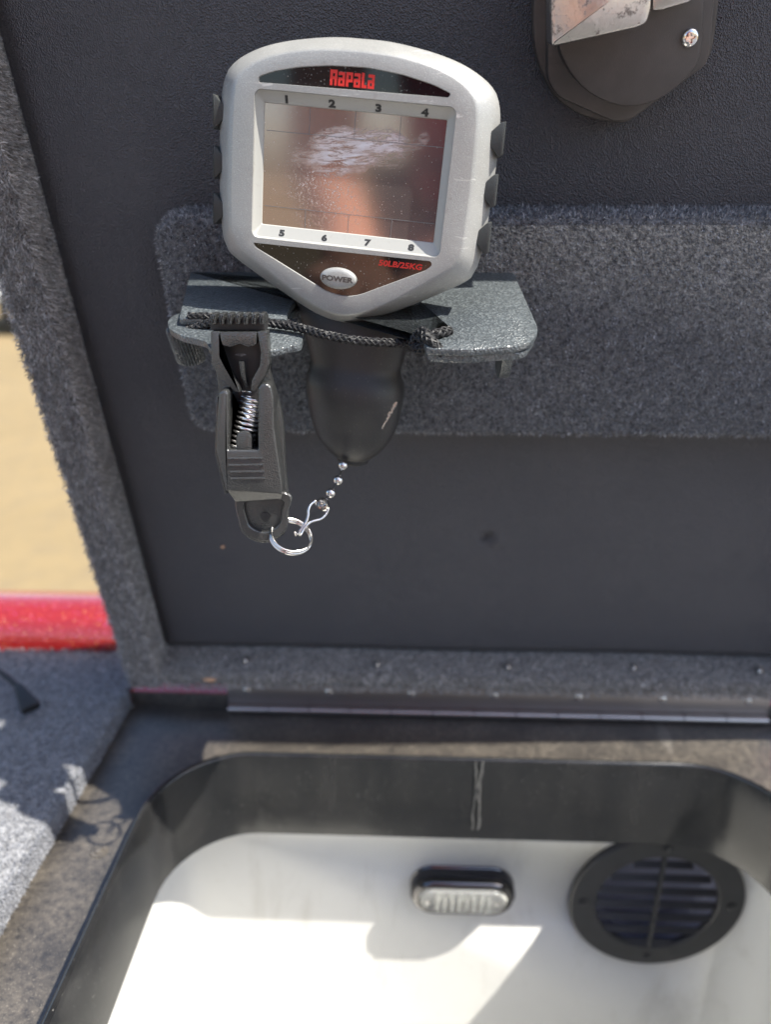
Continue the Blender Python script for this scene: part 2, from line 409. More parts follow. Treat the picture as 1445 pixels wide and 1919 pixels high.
# ------------------------------------------------------------------ the boat: deck, gunwale, gutter, hatch lip, locker
boat = empty('fishing_boat', (0, 0, -60), 'red metalflake fishing boat with grey deck carpet and an open white locker', 'boat')
def rrect(x0, x1, y0, y1, r, n=12):
    out = []
    for cx_, cy_, a0 in ((x1-r, y1-r, 0), (x0+r, y1-r, 90), (x0+r, y0+r, 180), (x1-r, y0+r, 270)):
        out += [(cx_+r*math.cos(R_(a)), cy_+r*math.sin(R_(a))) for a in np.linspace(a0, a0+90, n)]
    return np.array(out)
LX0, LX1, LYB, LYF = -12.75, 19.1, -5.3, -48.0
lip_in = rrect(LX0, LX1, LYF, LYB, 4.6); lip_out = inset(lip_in, -.32)
def ringloft(rows): return loft([[(*p, z) for p in P] for P, z in rows]+[[(*p, rows[0][1]) for p in rows[0][0]]], cap0=False, cap1=False)
lipo = mk('hatch_lip', *ringloft([(inset(lip_in, -.16), 1.53), (inset(lip_in, -.27), 1.49), (lip_out, 1.40), (lip_out, -4.0), (inset(lip_in, -.16), -4.06), (lip_in, -4.0), (lip_in, 1.40), (inset(lip_in, -.05), 1.49)]), MAT['lip'], boat, 50)
tag(lipo, 'black plastic lip round the locker opening')
# gutter sheet from the lip to the carpet edge
go = rrect(-17.15, 27.2, -52, .62, .3)
mk('gutter', *loft([[(*p, 0.0) for p in inset(lip_out, .05)], [(*p, 0.0) for p in go], [(*p, .12) for p in inset(go, -.05)]], cap0=False, cap1=False), MAT['gutter'], boat, 40)
# liner of the locker
LW = -3.0
lin = rrect(-14.9, 22.6, -50, LW, 2.6)
rows = [(lin, -.25), (lin, -6), (inset(lin, .15), -26), (inset(lin, .7), -30.5), (inset(lin, 2.0), -33), (inset(lin, 2.55), -33.5)]
mk('locker_liner', *loft([[(*p, z) for p in P] for P, z in rows], cap0=False, cap1=True), MAT['liner'], boat, 60)
# carpeted deck with a rounded edge, left of the gutter and round the far sides
def deck_slab(name, x0, x1, y0, y1): return mk(name, *prism(roundpoly([(x0, y0), (x1, y0), (x1, y1), (x0, y1)], .3), -2.0, 1.45, WORLD, .35), MAT['deck_base'], boat, 60)
dk = deck_slab('deck', -90, -17.18, -170, 4.62)
tag(dk, 'grey carpeted deck left of the open hatch')
deck_slab('deck', 27.4, 120, -170, 4.62); deck_slab('deck', -17.25, 27.35, -170, -52.1)
n = 70000
px_ = rng.uniform(-40, -17.2, n); py_ = rng.uniform(-22, 4.6, n)
fibres('carpet_pile', np.stack([px_, py_, np.full(n, 1.45)], 1), np.tile((0, 0, 1.0), (n, 1)), (0, 0, 0), .24, .035, MAT['deck_pile'], boat, .7)
n = 9000
fibres('carpet_pile', np.stack([np.full(n, -17.18), rng.uniform(-22, 4.6, n), rng.uniform(.1, 1.45, n)], 1), np.tile((1.0, 0, 0), (n, 1)), (0, 0, 0), .22, .03, MAT['deck_pile'], boat, .7)
# gunwale: moulded red fibreglass
prof = [(.66, -2), (.66, 1.1), (4.64, 1.3), (4.68, 1.7), (4.74, 2.9), (4.95, 3.45), (5.4, 3.72), (6.2, 3.82), (8.2, 3.72), (9.2, 3.4), (9.8, 2.6), (10.2, -8), (8, -30), (2, -55), (-20, -75)]
pr = spline(prof[2:], 60)
prr = [np.array(prof[0]), np.array(prof[1])]+list(pr)
mk('gunwale', *loft([[(x, p[0], p[1]) for p in prr] for x in np.linspace(-220, 260, 25)], closed=False, cap0=False, cap1=False), MAT['red_flake'], boat, 50)
# hinge on the red flange
mk('gutter_upstand', *box(-17.1, 27.1, .605, .65, .01, 1.05, bev=.01), MAT['gutter'], boat)
hg = mk('hinge', *box(-11.0, 21.7, .42, .60, .25, 2.6, bev=.05), MAT['alu'], boat)
for k in range(13):
    x0 = -11.0+k*32.7/13; mk('hinge_knuckle', *tube([(x0+.03, .26, .28), (x0+32.7/13-.03, .26, .28)], .24, 14), MAT['alu'], hg, origin=ORG[boat.name])
    if k % 2 == 0: mk('screw', *ball((x0+1.2, .41, 1.5), .26, WORLD, 12, 6, (1, .35, 1)), MAT['steel'], hg, origin=ORG[boat.name])
# a screw and its washer in the gutter, the wax run on the lip
p = atZ(185, 1595, 0); sc = MB(); sc.add(*prism(disc(p[0], p[1], .42, 24), 0.004, .05, WORLD, .03)); sc.add(*prism(disc(p[0], p[1], .22, 16), .05, .10, WORLD, .05))
sc.build('screw', MAT['gutter'], boat)
wx = MB()
for k, (du, r) in enumerate(((-5, .05), (3, .07))):
    pts = [atY(900+du*(1.1+.4*math.cos((v-1428)*.06))+random.uniform(-1.6, 1.6)-(v-1430)*.06, v, LYB-.02) for v in range(1428, 1562, 9)]
    wx.add(*tube(pts, [r*random.uniform(.5, 1.3) for _ in pts], 6))
wx.build('glue_seam', MAT['wax'], boat)

# ------------------------------------------------------------------ the open hatch lid
LT, LXL, LXR = 52.0, -15.95, 26.0            # lid height, outer sides
RW, RN = 1.7, 1.8                             # rim width, rim height above the vinyl
hatch = empty('hatch_lid', lid(0, 0, 3.9), 'open hatch lid with dark grey vinyl panel and furry grey carpet rim', 'hatch lid')
xs = np.linspace(LXL+RW-.1, LXR-RW+.1, 190); vs = np.linspace(4.9, LT-RW, 190)
dents = [(lidpx(914, 1010, 0), .30, -.42), (lidpx(933, 1014, 0), .30, .16), (lidpx(1195, 1022, 0), .5, -.07), (lidpx(1215, 1030, 0), .4, .05), (lidpx(490, 1172, 0), .4, .03)]
dents = [((p[0], (p-L0) @ LV), s, a) for p, s, a in dents]
verts = []
for v in vs:
    for x in xs:
        h = 0.05*math.sin(x*.35+v*.1)*math.sin(v*.21)
        for (dx, dv), s, a in dents:
            q = ((x-dx)/s)**2+((v-dv)/s)**2
            if q < 12: h += a*math.exp(-q)
        e = min(x-xs[0], xs[-1]-x, v-vs[0], vs[-1]-v); h -= .45*math.exp(-(e/.5)**2)
        verts.append(lid(x, h, v))
nx = len(xs)
mk('vinyl_panel', verts, [(j*nx+i, j*nx+i+1, (j+1)*nx+i+1, (j+1)*nx+i) for j in range(len(vs)-1) for i in range(nx-1)], MAT['vinyl'], hatch, 180)
def lidframe():
    o = np.array([(LXL, 3.9), (LXR, 3.9), (LXR, LT), (LXL, LT)]); oo = roundpoly(o, .5, 4); ii = roundpoly([(LXL+RW, 5.0), (LXR-RW, 5.0), (LXR-RW, LT-RW), (LXL+RW, LT-RW)], .45, 4)
    rs = [(oo, -1.6), (oo, 1.3), (inset(oo, .15), RN-.12), (inset(oo, .5), RN), (inset(ii, -.35), RN), (inset(ii, -.1), RN-.12), (ii, 1.3), (ii, -.6)]
    return loft([[lid(x, n, v) for x, v in P] for P, n in rs], cap0=False, cap1=False)
rim = mk('carpet_rim', *lidframe(), MAT['rim_base'], hatch, 60)
mk('lid_core', *box(LXL+.2, LXR-.2, 4.1, LT-.2, -4.4, -.62, LIDF, .3), MAT['rim_base'], hatch)
ptS, nrS = [], []
def strip(n, fx, fn, fv, nrm): 
    x, q, v = rng.uniform(*fx, n), rng.uniform(*fn, n), rng.uniform(*fv, n)
    ptS.append(L0+np.outer(x, EX)+np.outer(q, LN)+np.outer(v, LV)); nrS.append(np.tile(nrm, (n, 1)))
strip(36000, (LXL+.1, LXL+RW), (RN-.06, RN), (3.9, 40), LN)
strip(32000, (LXL+RW-.02, LXL+RW), (.0, RN), (5, 40), EX)
strip(9000, (LXL, LXL+.02), (.2, RN), (3.9, 40), -EX)
strip(12000, (LXL+RW, 24), (0, RN), (4.98, 5.0), LV)
strip(8000, (LXL+.1, 24), (RN-.05, RN), (3.9, 5.0), LN)
fibres('rim_pile', np.concatenate(ptS), np.concatenate(nrS), EX*.35-LV*.35, .30, .024, MAT['rim_pile'], hatch, .5)
for u, v in ((459, 1236), (707, 1243), (952, 1248), (1188, 1250), (1424, 1255)):
    c = on(u, v, lid(0, 0, 5.22), LV); b = MB(); b.add(*ball(c, .16, LIDF, 10, 6, (1.2, 1.0, 1.6))); b.add(*tube([c, c+LV*.15+EX*.05, c+LV*.34+EX*.02], [.08, .06, .03], 8))
    b.build('staple', MAT['steel'], hatch)
c = lidpx(392, 1274, 1.85); mk('leaf_scrap', *ball(c, .28, LIDF, 8, 5, (1.5, .6, .35)), MAT['crumb'], hatch)
c = lidpx(417, 1025, .05); mk('sand_grain', *ball(c, .10, LIDF, 8, 5, (1.3, .8, .8)), MAT['crumb'], hatch)

# carpet-covered mounting board on the lid
BT = 1.55
bpoly = roundpoly([(-9.55, 20.75), (25, 20.75), (25, 29.75), (-9.55, 29.75)], [1.3, .5, .5, 1.0], 8)
brd = mk('mounting_board', *prism(bpoly, -.1, BT, LIDF, .14), MAT['board_base'], hatch, 60)
tag(brd, 'grey carpeted board fixed across the vinyl')
ptS, nrS = [], []
def inside(P, r=.9): pass
n = 88000
x, v = rng.uniform(-9.6, 20, n), rng.uniform(20.75, 29.75, n); 
from itertools import compress
ins = inset(bpoly, .12)
def pip(x, y, P):
    c = np.zeros(len(x), bool); j = len(P)-1
    for i in range(len(P)):
        xi, yi, xj, yj = *P[i], *P[j]
        c ^= ((yi > y) != (yj > y)) & (x < (xj-xi)*(y-yi)/(yj-yi+1e-12)+xi); j = i
    return c
k = pip(x, v, ins); x, v = x[k], v[k]
ptS.append(L0+np.outer(x, EX)+np.outer(np.full(len(x), BT-.02), LN)+np.outer(v, LV)); nrS.append(np.tile(LN, (len(x), 1)))
# side walls
pp = np.vstack([bpoly, bpoly[:1]]); sg = np.diff(pp, axis=0); sl_ = np.linalg.norm(sg, axis=1); cum = np.cumsum(sl_)/sl_.sum()
q = np.searchsorted(cum, rng.uniform(0, 1, 26000)); t = rng.uniform(0, 1, len(q))[:, None]
pt = bpoly[q]+sg[q]*t; nn = np.stack([sg[q][:, 1], -sg[q][:, 0]], 1)/sl_[q][:, None]; hh = rng.uniform(.05, BT, len(q))
kk = pt[:, 0] < 20
ptS.append((L0+np.outer(pt[:, 0], EX)+np.outer(hh, LN)+np.outer(pt[:, 1], LV))[kk]); nrS.append((np.outer(nn[:, 0], EX)+np.outer(nn[:, 1], LV))[kk])
fibres('board_pile', np.concatenate(ptS), np.concatenate(nrS), -LV*.15, .20, .024, MAT['board_pile'], hatch, .55)

# latch at the upper right of the lid
def LP(pxs, n): return [((q := lidpx(u, v, n))[0], float((q-L0) @ LV)) for u, v in pxs]
lb = LP([(1002, -60), (1000, 60), (1012, 125), (1042, 182), (1092, 217), (1150, 230), (1180, 228), (1235, 190), (1312, 132), (1340, 84), (1356, -60)], .5)
lb = spline(lb, 60); top = [(x, v+3.5) for x, v in (lb[-1], lb[0])]
lb = np.vstack([lb, [(9.0, 39.5), (6.4, 40.6), (4.0, 39.5)]])
latch = mk('latch', *prism(lb, -.1, .45, LIDF, .12), MAT['latch_plastic'], hatch); tag(latch, 'black latch with a worn silver lever')
l2 = LP([(1026, -60), (1026, 150), (1046, 182), (1150, 228), (1180, 226), (1326, 122), (1334, 84), (1344, -60)], .9)
l2 = np.vstack([roundpoly(l2, .25), [(8.8, 39.2), (6.4, 40.3), (4.2, 39.2)]])
mk('latch_plate', *prism(l2, .45, .95, LIDF, .1), MAT['latch_plastic'], latch)
l3 = LP([(1040, -60), (1043, 60), (1060, 120), (1098, 168), (1150, 195), (1195, 198), (1250, 178), (1300, 130), (1316, 84), (1322, -60)], 1.6)
l3 = np.vstack([spline(l3, 50), [(8.4, 39.0), (6.3, 39.9), (4.3, 39.0)]])
mk('latch_cover', *prism(l3, .96, 1.65, LIDF, .1), MAT['latch_plastic'], latch)
l4 = LP([(1031, -60), (1033, 88), (1195, 52), (1213, 43), (1221, 15), (1221, -60)], 2.9)
mk('latch_lever', *prism(roundpoly(l4, .12), 1.9, 2.95, LIDF, .12), MAT['cast_metal'], latch)
l5 = LP([(1222, -60), (1222, 20), (1243, 18), (1248, 16), (1290, 4), (1310, -12), (1312, -60)], 2.1)
mk('latch_cam', *prism(roundpoly(l5, .08), 1.66, 2.2, LIDF, .08), MAT['cast_metal'], latch)
c = lidpx(1294, 71, 1.68); cx_, cv_ = c[0], float((c-L0) @ LV); b = MB()
cr = []
for i in range(4):
    a = i*math.pi/2+.3
    for da, r in ((-.28, .13), (0, .15), (.28, .13)): cr.append((cx_+r*math.cos(a+da), cv_+r*math.sin(a+da)))
    cr.append((cx_+.06*math.cos(a+math.pi/4), cv_+.06*math.sin(a+math.pi/4)))
rs = [[LIDF((*p, 1.64)) for p in disc(cx_, cv_, .27, 16)]] + [[LIDF((cx_+r*math.cos(a), cv_+r*math.sin(a), z)) for a in np.linspace(0, 2*math.pi, 16, endpoint=False)] for r, z in ((.27, 1.70), (.24, 1.76), (.17, 1.80))] + [[LIDF((*p, 1.80)) for p in cr], [LIDF((*p, 1.70)) for p in inset(cr, .01)]]
mk('screw', *loft(rs), MAT['steel'], latch)

# ================================================================== things
# ------------------------------------------------------------------ plastic holder on the board
VT = 27.8                                     # height of its top face up the lid
hold = empty('tool_holder', lid(-2, 1.7, VT-1.2), 'flat black textured plastic holder plate screwed to the carpeted board', 'holder')
up = [(-8.45, 1.6), (3.8, 1.6), (4.05, 6.9), (3.55, 8.05), (1.6, 8.4), (.45, 8.3), (.30, 7.4), (.95, 7.25), (1.3, 7.05), (1.25, 6.85), (.75, 6.85), (.25, 6.9), (.2, 5.0), (-.1, 3.6), (-1.0, 2.95), (-3.0, 2.95), (-3.9, 3.6), (-4.15, 5.0), (-4.15, 6.1), (-7.72, 6.1)]
upr = roundpoly(up, [.05, .2, .5, .7, .3, .1, .05, .05, .1, .1, .05, .1, .3, .5, .5, .5, .5, .3, .1, .15], 5)
mk('top_plate', *prism(upr, VT-.24, VT, PLF, .05), MAT['holder_plastic'], hold)
lo = [(-8.3, 1.6), (3.7, 1.6), (3.95, 6.9), (3.5, 7.95), (1.6, 8.28), (.5, 8.2), (.25, 6.9), (.2, 5.0), (-.1, 3.6), (-1.0, 2.95), (-3.0, 2.95), (-3.9, 3.6), (-4.15, 5.0), (-4.1, 6.0), (-3.75, 6.15), (-3.5, 6.6), (-3.5, 7.5), (-3.9, 7.62), (-4.3, 7.95), (-5.2, 8.2), (-6.0, 8.1), (-6.4, 7.75), (-6.55, 7.3), (-6.9, 7.1), (-7.5, 6.85), (-8.05, 6.3), (-8.3, 5.6), (-8.2, 5.1), (-7.9, 4.8), (-7.9, 4.0)]
lor = roundpoly(lo, .25, 3)
mk('lower_plate', *prism(lor, VT-.52, VT-.27, PLF, .05), MAT['holder_plastic'], hold)
# ridged adjusting knob below, end bracket on the right
KN = Fr(lid(-7.85, 5.75, VT-.5), EX, LN, -LV+EX*.12-LN*.1)
gear = [(r*math.cos(a), r*math.sin(a)) for i, a in enumerate(np.linspace(0, 2*math.pi, 56, endpoint=False)) for r in [(.5 if i % 2 else .44)]]
mk('knob', *prism(gear, 0, 1.25, KN, .05), MAT['holder_plastic'], hold, 25)
br = spline([(7.0, -.54), (6.95, -1.1), (6.6, -1.75), (6.0, -2.1), (5.2, -2.1), (4.6, -1.5), (3.6, -1.3), (1.7, -1.7)], 30)
br = np.vstack([br, [(1.7, -.54)]])
BRF = Fr(lid(2.95, 0, VT), LN, LV, EX)
mk('end_bracket', *prism(br, 0, .35, BRF, .04), MAT['holder_plastic'], hold)

# ------------------------------------------------------------------ digital fish scale
SCM = np.array([[.99022422, -.09898547, -.0982745], [.09504718, -.03681985, .9947916], [-.10208837, -.99440745, -.02705162]])
SF = Fr((-1.971, -12.339, 29.607), *SCM)       # x right, y up, z out of the face
scale = empty('fish_scale', SF((.5, -9.95, -1.3)), 'grey digital fish scale with large screen and black rubber handle hanging in the holder', 'fish scale')
half = [(0, 3.66), (.7, 3.65), (1.4, 3.58), (2.25, 3.44), (3.0, 3.24), (3.6, 2.97), (4.0, 2.68), (4.2, 2.36), (4.32, 1.85), (4.38, .8), (4.38, -.3), (4.36, -1.2), (4.28, -2.1), (4.17, -2.5), (3.9, -2.86), (2.55, -3.63), (1.25, -4.28), (.55, -4.53), (0, -4.6)]
fhalf = [(0, 3.17), (1.2, 3.12), (2.3, 2.92), (3.0, 2.65), (3.4, 2.33), (3.58, 1.9), (3.66, .4), (3.66, -1.75), (3.5, -2.2), (3.05, -2.6), (1.4, -3.70), (.5, -4.1), (0, -4.18)]
def sym(h, n=70):
    r = spline(h, n); return np.vstack([r, (r*(-1, 1))[-2:0:-1]])
HO, HF = sym(half), sym(fhalf)
def hring(t, z, sc=1.0): return [SF((*((1-t)*a+t*b)*sc, z)) for a, b in zip(HO, HF)]
bm_rings = [hring(0, -1.15), hring(0, -1.05), hring(0, -.98), hring(.03, -.82), hring(.10, -.66), hring(.22, -.50), hring(.45, -.31), hring(.68, -.14), hring(.82, -.055), hring(.92, -.015), hring(1, 0)]
def rr2(x0, x1, y0, y1, r, n=6): return rrect(x0, x1, y0, y1, r, n)
REC = rr2(-3.02, 3.04, -2.12, 2.05, .22); SCR = rr2(-2.79, 2.79, -1.73, 1.73, .05)
TP = roundpoly([(-2.9, 2.2), (2.76, 2.26), (2.82, 2.38), (2.3, 2.56), (1.4, 2.74), (.35, 2.84), (-.75, 2.81), (-1.7, 2.70), (-2.5, 2.52), (-2.9, 2.36)], [.06, .08, .06, .2, .2, .2, .2, .2, .2, .08])
BP = roundpoly([(-2.98, -2.28), (2.78, -2.24), (2.84, -2.36), (2.66, -2.54), (.6, -3.53), (.2, -3.62), (-.1, -3.61), (-.5, -3.53), (-2.9, -2.42)], [.06, .06, .08, .1, .3, .2, .2, .3, .08])
hv, hf = loft(bm_rings, cap0=True, cap1=False)
# flat front face with three openings
bm = bmesh.new(); loops = []
for P in (HF, REC, TP, BP):
    vv = [bm.verts.new((*p, 0)) for p in P]; loops.append(vv)
    for i in range(len(vv)): bm.edges.new((vv[i], vv[(i+1) % len(vv)]))
bmesh.ops.triangle_fill(bm, use_beauty=True, use_dissolve=False, edges=bm.edges[:]); bm.verts.index_update()
fv = [SF(tuple(v.co)) for v in bm.verts]; ff = [tuple(v.index for v in q.verts) for q in bm.faces]; bm.free()
hd = MB(); hd.add(hv, hf); hd.add(fv, ff)
for P, z in ((TP, -.06), (BP, -.06), (REC, -.07)): hd.add(*loft([[SF((*p, 0)) for p in P], [SF((*p, z)) for p in inset(P, .015)]], cap0=False, cap1=False))
o = hd.build('head_shell', MAT['silver_plastic'], scale, 40)
bmx = bmesh.new(); bmx.from_mesh(o.data); bmesh.ops.remove_doubles(bmx, verts=bmx.verts, dist=1e-6); bmesh.ops.recalc_face_normals(bmx, faces=bmx.faces); bmx.to_mesh(o.data); bmx.free(); o.data.set_sharp_from_angle(angle=R_(38))
mk('back_shell', *loft([hring(0, -1.16, .985), hring(0, -1.22, .96), hring(.3, -1.45, .85), hring(.9, -1.6, .72)]), MAT['grip_rubber'], scale)
mk('bezel', *loft([[SF((*p, -.07)) for p in inset(REC, .015)], [SF((*p, -.12)) for p in inset(REC, .05)], [SF((*p, -.26)) for p in SCR], [SF((*p, -.34)) for p in inset(SCR, .03)]], cap0=False, cap1=False), MAT['bezel_plastic'], scale, 30)
scr = mk('screen', [SF((*p, -.31)) for p in inset(SCR, -.02)], [tuple(range(len(SCR)))], MAT['lcd'], scale, 0)
tag(scr, 'scratched grey screen ruled in cells')
gb = MB()
def bar2(x0, y0, x1, y1, wd, z, fr=SF):
    d = np.array([x1-x0, y1-y0]); L = np.linalg.norm(d); nn = np.array([-d[1], d[0]])/L*wd/2; a, b_ = np.array([x0, y0]), np.array([x1, y1])
    return prism([a-nn, b_-nn, b_+nn, a+nn], z, z+.006, fr, 0)
for yy in (.98, -1.16): gb.add(*bar2(-2.7, yy, 2.74, yy, .016, -.308))
for xx in (-1.37, .02, 1.4):
    gb.add(*bar2(xx, 1.0, xx, 1.70, .016, -.308)); gb.add(*bar2(xx, -1.70, xx, -1.18, .016, -.308))
gb.build('screen_grid', MAT['print_grey'], scr, 0, origin=ORG[scale.name])
pt_ = mk('logo_panel', [SF((*p, -.055)) for p in inset(TP, .01)], [tuple(range(len(TP)))], MAT['gloss_black'], scale, 0)
pb_ = mk('power_panel', [SF((*p, -.055)) for p in inset(BP, .01)], [tuple(range(len(BP)))], MAT['gloss_black'], scale, 0)
tag(pt_, 'glossy black panel with red lettering above the screen'); tag(pb_, 'glossy black panel with oval power button below the screen')
# red lettering on the upper panel
G = {'R': (.86, [(0, 0, .3, 1), (.3, .78, .84, 1), (.3, .40, .84, .58), (.56, .58, .84, .78), (.52, 0, .80, .40)]),
     'a': (.82, [(.5, 0, .78, .9), (.04, .70, .5, .9), (0, .36, .5, .54), (0, .16, .27, .36), (0, 0, .5, .16)]),
     'P': (.82, [(0, 0, .3, .92), (.3, .74, .8, .92), (.3, .30, .8, .48), (.53, .48, .8, .74)]),
     'l': (.62, [(0, 0, .3, .96), (.3, 0, .6, .2)])}
lm = MB(); xo = -.76; sx_, sy_ = .252, .40
for ch in 'RaPala':
    wd, rc = G[ch]
    for x0, y0, x1, y1 in rc:
        sh = lambda x, y: (xo+x*sx_+y*.0, 2.31+y*sy_+.0*x)
        lm.add(*prism([sh(x0, y0), sh(x1, y0), sh(x1, y1), sh(x0, y1)], -.054, -.047, SF, 0))
    xo += (wd+.10)*sx_
lm.build('red_lettering', MAT['print_red'], pt_, 0, origin=ORG[scale.name])
def letter(name, s, x, y, h, sx, fr, mt, parent, bold=.0, shear=0., z=.0):
    v, f = text2d(s, 1.0, bold, shear); hh = v[:, 1].max()-v[:, 1].min(); v = v*(h/hh)*(sx, 1)
    return mk(name, [fr((x+a, y+b_, z)) for a, b_ in v], f, mt, parent, 0, origin=ORG[scale.name])
letter('red_lettering', '50LB/25KG', 1.83, -2.46, .185, 1.25, SF, MAT['print_red'], pb_, .04, .12, -.048)
for i, x in enumerate((-2.08, -.69, .71, 2.10)):
    def bz(y0, z0, y1, z1):
        yv = np.array([0, y1-y0, z1-z0]); yv /= np.linalg.norm(yv); xv = np.array([1, 0, 0]); zv = np.cross(xv, yv)
        o_ = np.array([0, y0, z0]); return Fr(SF(o_), xv @ SF.m, yv @ SF.m, zv @ SF.m)
    ft = bz(1.73, -.26, 2.0, -.12); fb = bz(-2.07, -.12, -1.73, -.26)
    letter('digit', str(i+1), x, .135, .235, 1.35, ft, MAT['print_black'], scale, .06, 0, .006)
    letter('digit', str(i+5), x, .165, .215, 1.35, fb, MAT['print_black'], scale, .06, 0, .006)
# power button
pc = (-.12, -3.08)
rs = [[SF((*p, z)) for p in disc(*pc, r, 40, .60, .335)] for r, z in ((1.0, -.06), (1.0, .0), (.97, .06), (.9, .10), (.6, .125), (.25, .135))]
pbn = mk('power_button', *loft(rs, cap0=False), MAT['silver_plastic'], scale, 60)
letter('button_lettering', 'POWER', pc[0], pc[1], .17, 1.35, SF, MAT['latch_plastic'], pbn, .045, 0, .145)
# rubber side ridges
for sd in (1, -1):
    for yc in (1.36, -.05, -1.42):
        tri = [(sd*3.92, yc), (sd*4.36, yc+.44), (sd*(4.50 if sd > 0 else 4.46), yc+.48), (sd*(4.54 if sd > 0 else 4.46), yc-.42), (sd*4.42, yc-.50)]
        mk('side_ridge', *prism(roundpoly(tri, .03, 2), -1.12, -.40, SF, .035), MAT['grip_ridge'], scale)
# handle
hs = [(-3.4, .1, 2.5), (-4.15, .17, 2.2), (-4.6, .23, 1.97), (-5.3, .31, 1.84), (-5.9, .38, 1.70), (-6.25, .39, 1.62), (-6.75, .40, 1.77), (-7.2, .44, 1.79), (-8.0, .48, 1.68), (-8.5, .5, 1.55), (-8.95, .5, 1.36), (-9.35, .52, 1.06), (-9.65, .54, .72), (-9.8, .55, .5), (-9.9, .55, .3)]
hq = spline([(a, b, c) for a, b, c in hs], 60); rs = []
def dz(y): return float(np.interp(-y, [3.4, 4.3, 5.3, 6.2, 9.9], [.18, .32, .56, .64, .74]))
for y, xc, hw in hq:
    fl = .09*math.sin((y+5.0)*2.2)*min(1, hw/1.5)
    rs.append([SF((xc+hw*math.copysign(abs(math.cos(a))**.85, math.cos(a)), y, -1.75+(hw*dz(y)+fl)*math.copysign(abs(math.sin(a))**.85, math.sin(a)))) for a in np.linspace(0, 2*math.pi, 44, endpoint=False)])
hdl = mk('handle', *loft(rs), MAT['grip_rubber'], scale, 60)
mk('end_cap', *loft([[SF((.55+r*math.cos(a), y, -1.75+r*.8*math.sin(a))) for a in np.linspace(0, 2*math.pi, 28, endpoint=False)] for r, y in ((.62, -9.70), (.60, -9.86), (.5, -9.94), (.3, -9.97))]), MAT['clip_dark'], hdl, origin=ORG[scale.name])
# sliver of sunlight on the handle, laid on as pale specks
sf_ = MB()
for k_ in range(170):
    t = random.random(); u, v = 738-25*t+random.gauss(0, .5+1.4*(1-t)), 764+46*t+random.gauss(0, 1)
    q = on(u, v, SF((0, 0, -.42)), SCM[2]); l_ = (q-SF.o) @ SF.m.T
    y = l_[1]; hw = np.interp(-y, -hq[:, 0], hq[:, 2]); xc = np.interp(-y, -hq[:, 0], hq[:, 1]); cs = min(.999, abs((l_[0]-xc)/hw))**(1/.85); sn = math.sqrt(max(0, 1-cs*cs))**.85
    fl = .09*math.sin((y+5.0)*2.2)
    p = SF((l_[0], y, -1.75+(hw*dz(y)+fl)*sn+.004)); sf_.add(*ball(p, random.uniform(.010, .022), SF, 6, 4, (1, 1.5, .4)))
sf_.build('sun_sliver', MAT['reflector'], hdl, origin=ORG[scale.name])

# ------------------------------------------------------------------ elastic cord round the handle
cord = empty('elastic_cord', lid(-4, 6.6, 27), 'braided black elastic cord tied across the scale handle and knotted at the holder slot', 'cord')
def braid(path, r, pitch, mb, strands=4):
    P = spline(path, max(20, int(len(path)*22))); T = np.gradient(P, axis=0); T /= np.linalg.norm(T, axis=1)[:, None]
    L = np.concatenate([[0], np.cumsum(np.linalg.norm(np.diff(P, axis=0), axis=1))]); mb.add(*tube(P, r*.80, 10))
    u = np.cross(T[0], (0.0, .3, 1)); U_ = []
    for i in range(len(P)): u = u-T[i]*np.dot(u, T[i]); u /= np.linalg.norm(u); U_.append(u)
    q = np.linspace(0, L[-1], int(L[-1]/pitch*16)+8)
    Pq = np.stack([np.interp(q, L, P[:, k]) for k in range(3)], 1); Tq = np.stack([np.interp(q, L, T[:, k]) for k in range(3)], 1); Uq = np.stack([np.interp(q, L, np.array(U_)[:, k]) for k in range(3)], 1)
    Wq = np.cross(Tq, Uq)
    for s_ in (1, -1):
        for k in range(strands):
            a = s_*2*math.pi*q/pitch+2*math.pi*k/strands+(0 if s_ > 0 else .4)
            rr_ = r*(.86+.12*np.sin(strands*2*math.pi*q/pitch*1.0+k*2+(0 if s_ > 0 else math.pi)))
            mb.add(*tube(Pq+(np.cos(a)[:, None]*Uq+np.sin(a)[:, None]*Wq)*rr_[:, None], r*.30, 5))
cm = MB()
A = [lid(-7.6, 6.15, 27.35), lidpx(420, 598, 6.3), lidpx(470, 601, 6.35), lidpx(520, 607, 6.45), lidpx(560, 614, 6.7), lidpx(610, 628, 7.15), lidpx(665, 638, 7.3), lidpx(715, 642, 7.1), lidpx(755, 643, 6.8), lidpx(785, 640, 6.9)]
braid(A, .13, .8, cm); cm.build('cord', MAT['cord_black'], cord, 60)
cm = MB(); braid([lidpx(352, 592, 6.0), lidpx(430, 594, 6.0), lidpx(500, 600, 5.9), lidpx(556, 604, 5.7)], .11, .8, cm); cm.build('cord', MAT['cord_black'], cord, 60)
kn = MB()
braid([lidpx(775, 640, 7.0), lidpx(790, 622, 7.3), lidpx(803, 632, 7.75), lidpx(795, 652, 7.7), lidpx(778, 650, 7.3), lidpx(780, 632, 7.2), lidpx(800, 640, 7.6)], .15, .9, kn)
kn.build('knot', MAT['cord_black'], cord, 60)
kt = MB(); braid([lidpx(792, 632, 7.6), lidpx(815, 626, 7.6), lidpx(840, 621, 7.25), lid(1.15, 7.0, VT-.15)], .14, .9, kt); kt.build('cord_end', MAT['cord_black'], cord, 60)
kt = MB(); braid([lidpx(796, 630, 7.8), lidpx(812, 643, 8.1), lidpx(831, 662, 8.15)], .14, .9, kt); kt.build('cord_end', MAT['cord_black'], cord, 60)

